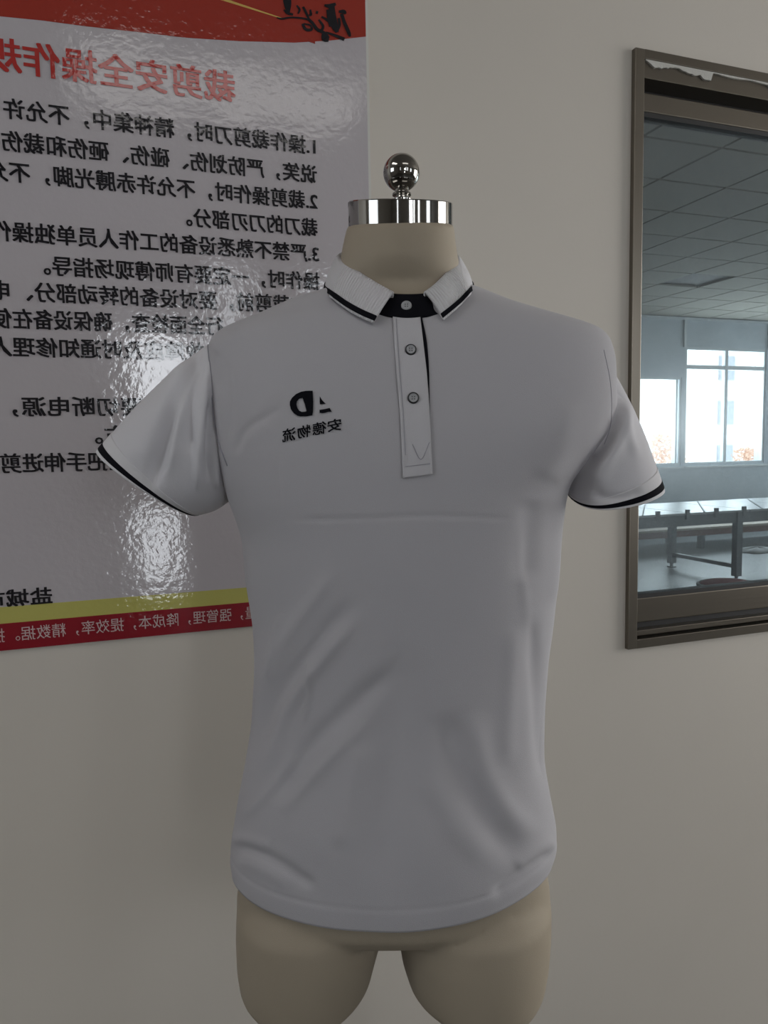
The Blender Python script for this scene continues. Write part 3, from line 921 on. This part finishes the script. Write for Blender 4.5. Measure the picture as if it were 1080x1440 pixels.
L_folds = [
    ([(285, 482), (262, 530), (240, 590), (222, 650), (212, 690)], 9, -0.0075),
    ([(262, 500), (235, 560), (205, 620), (185, 660)], 16, 0.0030),
    ([(288, 500), (272, 545), (266, 590), (268, 640)], 7, -0.0050),
    ([(275, 480), (255, 540), (248, 600), (240, 670)], 8, 0.0040),
    ([(292, 520), (285, 580), (280, 640), (278, 690)], 7, 0.0050),
    ([(296, 560), (292, 620), (294, 680)], 6, -0.0050),
    ([(300, 600), (303, 650), (305, 690)], 5, 0.0030),
]
R_folds = [
    ([(866, 500), (872, 560), (862, 600), (842, 635), (805, 660)], 9, -0.0070),
    ([(858, 560), (846, 610), (826, 640), (800, 655)], 6, -0.0030),
    ([(878, 560), (870, 610), (850, 650), (836, 690)], 14, 0.0050),
    ([(832, 690), (850, 700), (880, 700), (905, 690)], 7, -0.0028),
    ([(858, 490), (868, 540), (880, 600), (900, 650)], 8, 0.0020),
]
slL = sleeve((322, 466), (345, 682), (144, 633), (275, 724), 0.058, 0.055, 0.078, 0.070, L_folds, (0.004, 0.004),
             'left sleeve with black stripe standing out towards the notice', ((-0.004, 0.007), (-0.002, -0.010)))
slR = sleeve((826, 474), (785, 655), (928, 684), (797, 691), 0.058, 0.055, 0.066, 0.070, R_folds, (-0.004, -0.017),
             'right sleeve with black stripe hanging in front of the window', ((0.006, 0.006), (0.0, -0.002)))

_v, _f = list(map(tuple, SV)), [tuple(q_) for q_ in SF]
for _o in (slL, slR):
    k = len(_v); _v += [tuple(v_.co) for v_ in _o.data.vertices]; _f += [tuple(i + k for i in p_.vertices) for p_ in _o.data.polygons]
all_bvh = BVHTree.FromPolygons([Vector(v_) for v_ in _v], _f)

# ------------------------------------------------------------------ collar
DEP = lambda k: Y0 + k
# columns from the back of the neck to the front point; (px, py, depth) of the fold edge and of the outer edge
def collar(cols, side_label):
    nc_ = []
    for k_, (a_, o_) in enumerate(cols):
        if k_ >= 4:
            h_ = hit(o_[0], o_[1], lift=0.0055)
            if h_: o_ = (o_[0], o_[1], min(o_[2], float(h_[0] @ FW)))
        nc_.append((a_, o_))
    cols = nc_
    fold = catmull([c[0] for c in cols], 60); outer = catmull([c[1] for c in cols], 60)
    fo = np.array([P(*p) for p in fold]); ou = np.array([P(*p) for p in outer])
    neck = G(loc_at(563, 380)[0], Y0, 0)
    rows_ = []
    def rad(p):
        v = p - neck; v[:, 2] = 0; return v / np.linalg.norm(v, axis=1, keepdims=True)
    rfo = rad(fo.copy())
    inner = fo - rfo * 0.003 + np.array([0, 0, -0.022])
    rows_.append(inner)
    rows_.append(fo - rfo * 0.002 + np.array([0, 0, -0.004]))
    rows_.append(fo + np.array([0, 0, 0.0005]))
    K = 16
    for k in range(1, K + 1):
        t = k / K
        bul = 0.003 * math.sin(math.pi * min(1, t * 1.1) ) if t < 0.91 else 0
        rows_.append(fo * (1 - t) + ou * t + rfo * (bul + 0.0015 * (t < 0.99)))
    A = np.array(rows_); nr = len(rows_); nc = 60
    me_f = grid_faces(nr, nc, False)
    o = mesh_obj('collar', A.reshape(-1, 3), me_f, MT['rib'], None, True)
    # rib direction: u along the neck
    me = o.data; ul = me.uv_layers.new(name='UVMap')
    arc = np.concatenate([[0], np.cumsum(np.linalg.norm(np.diff((fo + ou) / 2, axis=0), axis=1))])
    lp = np.empty(len(me.loops), int); me.loops.foreach_get('vertex_index', lp)
    uv_ = np.stack([arc[lp % nc], (lp // nc) / nr], 1); ul.data.foreach_set('uv', uv_.reshape(-1))
    md = o.modifiers.new('s', 'SOLIDIFY'); md.thickness = 0.0022; md.offset = 0
    adopt(o, shirt); o['label'] = side_label
    # black stripe woven near the edge
    w = []
    for t in (0.80, 0.835, 0.87, 0.905, 0.94):
        i = 2 + t * K; i0 = int(i); fr_ = i - i0
        w.append(A[i0] * (1 - fr_) + A[min(i0 + 1, nr - 1)] * fr_)
    W = np.array(w)
    toc = np.array([0, 0, EYE])[None, None, :] - W; toc /= np.linalg.norm(toc, axis=2, keepdims=True)
    st = mesh_obj('collar_stripe', (W + rfo[None] * 0.0012 + np.array([0, 0, 0.0006])).reshape(-1, 3), grid_faces(5, nc, False), MT['black_knit'], None, True)
    md = st.modifiers.new('s', 'SOLIDIFY'); md.thickness = 0.0022; md.offset = 0
    st.parent = o
    return o


collar([((563, 352, DEP(.078)), (563, 392, DEP(.096))), ((510, 352, DEP(.062)), (500, 398, DEP(.082))), ((480, 357, DEP(.025)), (478, 393, DEP(.035))),
        ((477, 363, DEP(0)), (458, 409, DEP(0))), ((487, 371, DEP(-.028)), (466, 419, DEP(-.036))), ((508, 386, DEP(-.050)), (485, 434, DEP(-.066))), ((534, 402, DEP(-.066)), (505, 446, DEP(-.083))), ((553, 412, DEP(-.072)), (525, 455, DEP(-.094)))],
       'left collar flap with black edge stripe')
collar([((563, 352, DEP(.078)), (563, 392, DEP(.096))), ((612, 352, DEP(.062)), (622, 396, DEP(.082))), ((639, 357, DEP(.025)), (645, 391, DEP(.035))),
        ((643, 364, DEP(0)), (664, 407, DEP(0))), ((636, 375, DEP(-.028)), (660, 415, DEP(-.036))), ((625, 388, DEP(-.046)), (650, 427, DEP(-.060))), ((611, 402, DEP(-.064)), (637, 439, DEP(-.080))), ((597, 412, DEP(-.070)), (623, 451, DEP(-.091)))],
       'right collar flap with black edge stripe')

# black collar stand between the flaps
V = []
nu, nv = 40, 14
for j in range(nv):
    t = j / (nv - 1)
    for i in range(nu):
        u = i / (nu - 1); px = (532 + 84 * u) * (1 - t) + (516 + 116 * u) * t
        top = 411.5 + 3 * math.sin(math.pi * u); bot = 437 + 10 * math.sin(math.pi * u) ** 0.7
        py = top * (1 - t) + bot * t
        cu = (2 * u - 1) ** 2
        dep = Y0 - (0.0700 * (1 - t) + 0.0875 * t) + cu * 0.016 * (1 - 0.2 * t)
        V.append(P(px, py, dep))
o = mesh_obj('collar_stand', V, grid_faces(nv, nu, False), MT['black_knit'], None, True)
md = o.modifiers.new('s', 'SOLIDIFY'); md.thickness = 0.002; md.offset = 0
adopt(o, shirt); o['label'] = 'black collar stand'
stand_v = np.array(V); stand_bvh = BVHTree.FromPolygons([Vector(v) for v in stand_v], grid_faces(nv, nu, False))


# ------------------------------------------------------------------ placket
def patch(name, left, right, m, lift, thick=0.0012, nu=14, nv=90, par=shirt, bul=0.0):
    """strip of cloth lying on the shirt between two edge lines (px)"""
    Lc = catmull(left, nv); Rc = catmull(right, nv); V = []
    for j in range(nv):
        for i in range(nu):
            u = i / (nu - 1); p = Lc[j] * (1 - u) + Rc[j] * u
            h = hit(p[0], p[1], lift=lift + bul * math.sin(math.pi * u)); V.append(h[0] if h else P(p[0], p[1], Y0 - .09))
    o = mesh_obj(name, V, grid_faces(nv, nu, False), m, None, True)
    md = o.modifiers.new('s', 'SOLIDIFY'); md.thickness = thick; md.offset = 0
    return adopt(o, par)


patch('under_placket', [(575, 446), (583, 500), (590, 560), (598, 640)], [(593.5, 447), (600, 480), (603.2, 520), (603.8, 548)][:3] + [(604, 560), (606, 640)], MT['black_knit'], 0.0008, 0.0006)
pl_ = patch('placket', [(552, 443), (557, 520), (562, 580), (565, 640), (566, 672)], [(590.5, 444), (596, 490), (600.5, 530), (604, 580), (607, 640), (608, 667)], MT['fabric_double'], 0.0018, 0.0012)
pl_['label'] = 'buttoned front placket'


def seam(name, pts, lift, w=0.00035, m=None, par=None, n_=60, tree=None):
    tree = tree or all_bvh
    c = catmull(pts, n_); V = []
    for p in c:
        h = hit(p[0], p[1], lift=lift, tree=tree)
        if h is None: continue
        V.append(h[0])
    V = np.array(V); k = len(V); out = []
    for i in range(k):
        t = V[min(i + 1, k - 1)] - V[max(i - 1, 0)]; t /= np.linalg.norm(t) + 1e-9
        view = V[i] - np.array([0, 0, EYE]); view /= np.linalg.norm(view)
        s1 = np.cross(t, view); s1 /= np.linalg.norm(s1) + 1e-9; s2 = np.cross(s1, t)
        for a in range(5):
            an = a * 2 * math.pi / 5; out.append(V[i] + w * (math.cos(an) * s1 + math.sin(an) * s2 * 0.6))
    F = grid_faces(k, 5, True)
    o = mesh_obj(name, out, F, m or MT['thread'], None, True)
    adopt(o, shirt); return o


pv = np.array([v.co[:] for v in pl_.data.vertices]); pbvh = BVHTree.FromPolygons([Vector(v) for v in pv], grid_faces(90, 14, False))
seam('stitch_line', [(557, 449), (562, 520), (567, 580), (570, 640)], 0.0012, tree=pbvh)
seam('stitch_line', [(553, 447), (558.5, 520), (563.8, 580), (565.5, 647)], 0.0004, w=0.0006)
seam('stitch_line', [(570, 656), (588, 654), (605, 652)], 0.0012, tree=pbvh)
seam('stitch_line', [(580, 625), (592, 646), (604, 622)], 0.0012, tree=pbvh)
# shoulder seam lines where the sleeves are set in
seam('armhole_seam', [(849, 492), (857, 530), (860, 565), (858, 600), (850, 625)], 0.0002, w=0.0003)
seam('armhole_seam', [(292, 478), (296, 520), (299, 560), (302, 590), (308, 622), (320, 655)], 0.0008, w=0.0006)
# faint stitching above the hem
# ------------------------------------------------------------------ buttons
def button(px, py, tree, rim, lift):
    h = hit(px, py, tree=tree, lift=lift); c, nn = h
    nn = Vector(nn); nn.z *= 0.5; nn.normalize()
    R_ = 0.0060 if rim else 0.0056
    prof = [(0, .0010), (.52, .0010), (.60, .0012), (.66, .0019), (.74, .0021), (.9, .0018), (1, .0008), (1.0, 0)]
    def lathe(name, pr, m):
        V, F = [], []; nc = 32
        for (r, z) in pr:
            for j in range(nc):
                a = 2 * math.pi * j / nc; V.append((r * R_ * math.cos(a), r * R_ * math.sin(a), z))
        o = mesh_obj(name, V, grid_faces(len(pr), nc, True), m, None, True)
        return o
    mt = Matrix.Translation(Vector(c)) @ nn.to_track_quat('Z', 'Y').to_matrix().to_4x4()
    b0 = lathe('button', prof, MT['button'])
    if rim:
        b0.data.materials.append(MT['button_rim'])
        for p in b0.data.polygons:
            if p.index // 32 >= 4: p.material_index = 1
    b0.data.transform(mt); adopt(b0, shirt)
    for (sx, sy) in ((-1, -1), (1, -1), (1, 1), (-1, 1)):
        x, y = sx * 0.0012, sy * 0.0012; V = []
        for z in (0.0008, 0.0015):
            for j in range(10):
                a = 2 * math.pi * j / 10; V.append((x + 0.00055 * math.cos(a), y + 0.00055 * math.sin(a), z))
        o = mesh_obj('thread_hole', V, [tuple(range(10, 20))] + grid_faces(2, 10, True), MT['button_rim'])
        o.data.transform(mt); o.parent = b0
    return b0


button(571.5, 431, stand_bvh, False, 0.001)['label'] = 'pale button on the black collar stand'
button(577.6, 492.5, pbvh, True, 0.001)
button(581.2, 560, pbvh, True, 0.001)


# ------------------------------------------------------------------ embroidered emblem
def emb(name, polys, lift=0.0012):
    """polygons (px) laid on the chest; each may have a hole"""
    V, F = [], []
    for poly, hole in polys:
        bm = bmesh.new()
        def loop(pp):
            vs = [bm.verts.new((x, y, 0)) for x, y in pp]
            return [bm.edges.new((vs[i], vs[(i + 1) % len(vs)])) for i in range(len(vs))]
        e = loop(poly)
        if hole: e += loop(hole)
        bmesh.ops.triangle_fill(bm, edges=e, use_beauty=True)
        bm.verts.index_update(); k = len(V)
        for v in bm.verts:
            h = hit(v.co.x, v.co.y, lift=lift); V.append(h[0])
        for f in bm.faces: F.append(tuple(v.index + k for v in f.verts))
        bm.free()
    o = mesh_obj(name, V, F, MT['black_knit'])
    return adopt(o, shirt)


def dens(pts, s=2.0):
    out = []
    for i in range(len(pts)):
        a = np.array(pts[i], float); b_ = np.array(pts[(i + 1) % len(pts)], float)
        k = max(1, int(np.linalg.norm(b_ - a) / s))
        out += [tuple(a + (b_ - a) * j / k) for j in range(k)]
    return out


def zl(x, y): return (400 + x / 12.0, 540 + y / 12.0)


D_out = [zl(*p) for p in [(480, 118), (370, 120), (285, 135), (200, 175), (130, 240), (98, 300), (97, 360), (115, 430), (165, 500), (225, 540), (280, 552), (380, 550), (475, 530), (486, 480), (490, 300)]]
D_in = [zl(*p) for p in [(310, 240), (255, 255), (215, 300), (208, 350), (225, 410), (255, 455), (300, 475), (340, 472), (378, 462), (350, 350)]]
o = emb('emblem', [(dens(D_out), dens(D_in)),
                   (dens([zl(*p) for p in [(600, 212), (640, 280), (698, 338), (605, 348), (597, 300)]]), None),
                   (dens([zl(*p) for p in [(595, 440), (680, 428), (765, 408), (800, 472), (740, 475), (690, 492), (640, 498), (597, 492)]]), None)])
o['label'] = 'black embroidered D-and-A emblem'
# mirrored company lettering below it, rising to the right
tv, tf = [], []
k = 0
for ch, (cx, cy), w_, h_ in (('安', (470.5, 598), 19, 16.5), ('德', (449.5, 602.5), 18.5, 17), ('物', (428, 607), 18, 17), ('流', (407, 611.5), 18, 18)):
    v, f = text_mesh(ch)
    x0, x1, y0_, y1_ = v[:, 0].min(), v[:, 0].max(), v[:, 1].min(), v[:, 1].max()
    u = (v[:, 0] - x0) / (x1 - x0) - 0.5; w2 = (v[:, 1] - y0_) / (y1_ - y0_) - 0.5
    X = cx - u * w_; Yp = cy - w2 * h_ + u * w_ * 0.20
    for a, b_ in zip(X, Yp):
        pass
    for m_, (ox, oy) in enumerate([(-.35, -.25), (.35, -.25), (.35, .25), (-.35, .25)]):
        for a, b_ in zip(X, Yp): tv.append(hit(a + ox, b_ + oy, lift=0.0012 + m_ * 0.00002)[0])
        tf += [tuple(i + k for i in q_) for q_ in f]; k = len(tv)
o = adopt(mesh_obj('company_lettering', tv, tf, MT['black_knit']), shirt); o['label'] = 'mirrored black embroidered lettering'

# ------------------------------------------------------------------ mannequin body (one skin: neck, torso, hips, thighs)
form = empty('tailors_mannequin', 'grey-beige male tailor\'s mannequin torso with chrome neck cap wearing the shirt', 'mannequin', form_loc)
bmv, bmf = [], []


def add_loft(rws, NCs=72, n=2.3, cd=Y0, tilt=0):
    V = []
    for ri, (cx, a, bf, bb, z) in enumerate(rws):
        x, dp, zz = ring(cx, a, bf, bb, z, NCs, n, cd); kt = tilt * max(0, 1 - ri / 5); V += [G(x[i], dp[i], zz[i] - kt * (Y0 - dp[i])) for i in range(NCs)]
    k = len(bmv); bmv.extend(V)
    F = grid_faces(len(rws), NCs, True); F = [tuple(i + k for i in f) for f in F]
    F.append(tuple(k + i for i in range(NCs))); F.append(tuple(k + (len(rws) - 1) * NCs + i for i in range(NCs - 1, -1, -1)))
    bmf.extend(F)


ins = 0.008
trows = []
for y, l_, r2, bf, bb in [(316, 488.5, 637, .0605, .0605), (322, 487, 638, .0607, .0607), (332, 485, 639, .0610, .0610), (350, 481, 641, .0615, .0610), (375, 478, 645, .062, .062), (396, 474, 648, .056, .062)]:
    xa, za = loc_at(l_, y); xb, zb_ = loc_at(r2, y); trows.append(((xa + xb) / 2, (xb - xa) / 2 * .998, bf, bb, (za + zb_) / 2))
inner_y = np.array([408, 420, 436, 452, 466, 480, 500, 530, 570, 610, 650, 690, 760, 830, 900, 970, 1040, 1110, 1170, 1210])
for (cx, a, bf, bb, z) in body_rows(inner_y):
    trows.append((cx, a - ins * 1.6, bf - ins, bb - ins, z))
for y, l_, r2, bf, bb in [(1250, 333, 773, .104, .108), (1268, 334, 772, .092, .10), (1278, 400, 700, .070, .08), (1283, 470, 620, .05, .05)]:
    xa, za = loc_at(l_, y); xb, zb_ = loc_at(r2, y); trows.append(((xa + xb) / 2, (xb - xa) / 2 * .992, bf, bb, (za + zb_) / 2))
add_loft(trows, tilt=0.25)


def thigh(spec):
    r2 = []
    for y, l_, rr, bf, bb in spec:
        xa, za = loc_at(l_, y); xb, zb_ = loc_at(rr, y); r2.append(((xa + xb) / 2, (xb - xa) / 2 * .992, bf, bb, (za + zb_) / 2))
    add_loft(r2, n=2.15)


thigh([(1240, 345, 530, .09, .09), (1262, 335, 541, .104, .10), (1300, 334, 541, .105, .10), (1338, 335.5, 530, .103, .10), (1365, 340, 523, .100, .098), (1376, 350, 513, .095, .094), (1388, 365, 499, .085, .088), (1396, 384, 478, .072, .08), (1400, 390, 472, .068, .075)])
thigh([(1240, 580, 765, .09, .09), (1262, 558, 772.5, .104, .10), (1300, 558, 772, .105, .10), (1338, 564, 769, .103, .10), (1365, 573, 764, .100, .098), (1376, 586, 758, .095, .094), (1388, 600, 750, .085, .088), (1396, 614, 741, .074, .08), (1400, 622, 735, .068, .075)])
# groin bulge
xg, zg = loc_at(523, 1262)
gr = []
for t in np.linspace(-1, 1, 9):
    s_ = math.sqrt(max(0, 1 - t * t)); gr.append((xg, 0.047 * s_ + 1e-4, 0.103 * s_ + 1e-4, 0.04 * s_ + 1e-4, zg - t * 0.04 + 0.02))
add_loft(gr, 40)
# rounded arm stumps inside the sleeves
tmp = mesh_obj('tmp', bmv, bmf, MT['skin'])
bm = bmesh.new(); bm.from_mesh(tmp.data); bmesh.ops.recalc_face_normals(bm, faces=bm.faces[:]); bm.to_mesh(tmp.data); bm.free()
md = tmp.modifiers.new('r', 'REMESH'); md.mode = 'VOXEL'; md.voxel_size = 0.0042; md.use_smooth_shade = True
md = tmp.modifiers.new('s', 'SMOOTH'); md.factor = 0.5; md.iterations = 7
dg = bpy.context.evaluated_depsgraph_get(); dg.update()
me = bpy.data.meshes.new_from_object(tmp.evaluated_get(dg)); bpy.data.objects.remove(tmp)
me.name = 'body'
me.polygons.foreach_set('use_smooth', [True] * len(me.polygons))
bo = bpy.data.objects.new('body', me); COL.objects.link(bo); adopt(bo, form)


def lathe(name, cx, cdep, prof, m, par, nc=64, sq=1.0, tilt=0.0, shear=0.0):
    V = []
    for (r, z) in prof:
        for j in range(nc):
            a = 2 * math.pi * j / nc; V.append(G(cx + r * math.cos(a), cdep + r * sq * math.sin(a) + shear * (prof[-1][1] - z), z + tilt * r * sq * math.sin(a) - (0.03 * r * math.cos(a) if tilt else 0)))
    F = grid_faces(len(prof), nc, True) + [tuple(range(nc)), tuple((len(prof) - 1) * nc + j for j in range(nc - 1, -1, -1))]
    o = mesh_obj(name, V, F, m, None, False)
    bm = bmesh.new(); bm.from_mesh(o.data); bmesh.ops.recalc_face_normals(bm, faces=bm.faces[:]); bm.to_mesh(o.data); bm.free()
    o.data.polygons.foreach_set('use_smooth', [True] * len(o.data.polygons))
    md = o.modifiers.new('e', 'EDGE_SPLIT'); md.split_angle = math.radians(22)
    return adopt(o, par)


xa, zt_ = loc_at(489, 284); xb, _ = loc_at(636.5, 286); zb_ = loc_at(563, 321)[1]; zt_ = loc_at(563, 284.5)[1]
ccx = (xa + xb) / 2; cr = (xb - xa) / 2 * 0.9965
lathe('neck_cap', ccx, Y0, [(cr - .004, zb_ + .0005), (cr - 0.0006, zb_), (cr, zb_ + 0.0008), (cr, zt_ - 0.0012), (cr - 0.0012, zt_), (cr - .004, zt_ + .0003), (0.02, zt_ + .001)], MT['chrome'], form, 96, 0.97, tilt=0.25, shear=0.13)
bxk, bzk = loc_at(564.5, 243); br = loc_at(590, 243)[0] - bxk
nz0 = zt_
lathe('knob_stem', bxk, Y0, [(0.0115, nz0), (0.0118, nz0 + .002), (0.0085, nz0 + .004), (0.0082, nz0 + .006), (0.0108, nz0 + .0075), (0.0108, nz0 + .0095), (0.0080, nz0 + .011), (0.0080, bzk - br * 0.9)], MT['chrome'], form, 48)
pr = [(br * math.sin(t) + 1e-5, bzk - br * math.cos(t)) for t in np.linspace(0.0, math.pi, 40)]
lathe('knob', bxk, Y0, pr, MT['chrome'], form, 72)
# white caps closing the thighs, stand pole and base
for (px, hw) in ((431, 0.036), (678, 0.049)):
    x, z = loc_at(px, 1400)
    lathe('leg_cap', x, Y0, [(hw, z + 0.004), (hw + 0.001, z), (hw - 0.001, z - 0.006), (hw - .004, z - .007)], MT['cap'], form, 48, 1.3)
x, z = loc_at(678, 1400)
lathe('stand_pole', x, Y0, [(0.016, FLZ + 0.02), (0.016, z + 0.002)], MT['chrome'], form, 32)
lathe('stand_base', x, Y0, [(0.19, FLZ), (0.19, FLZ + 0.008), (0.15, FLZ + 0.016), (0.03, FLZ + 0.022)], MT['chrome'], form, 64)
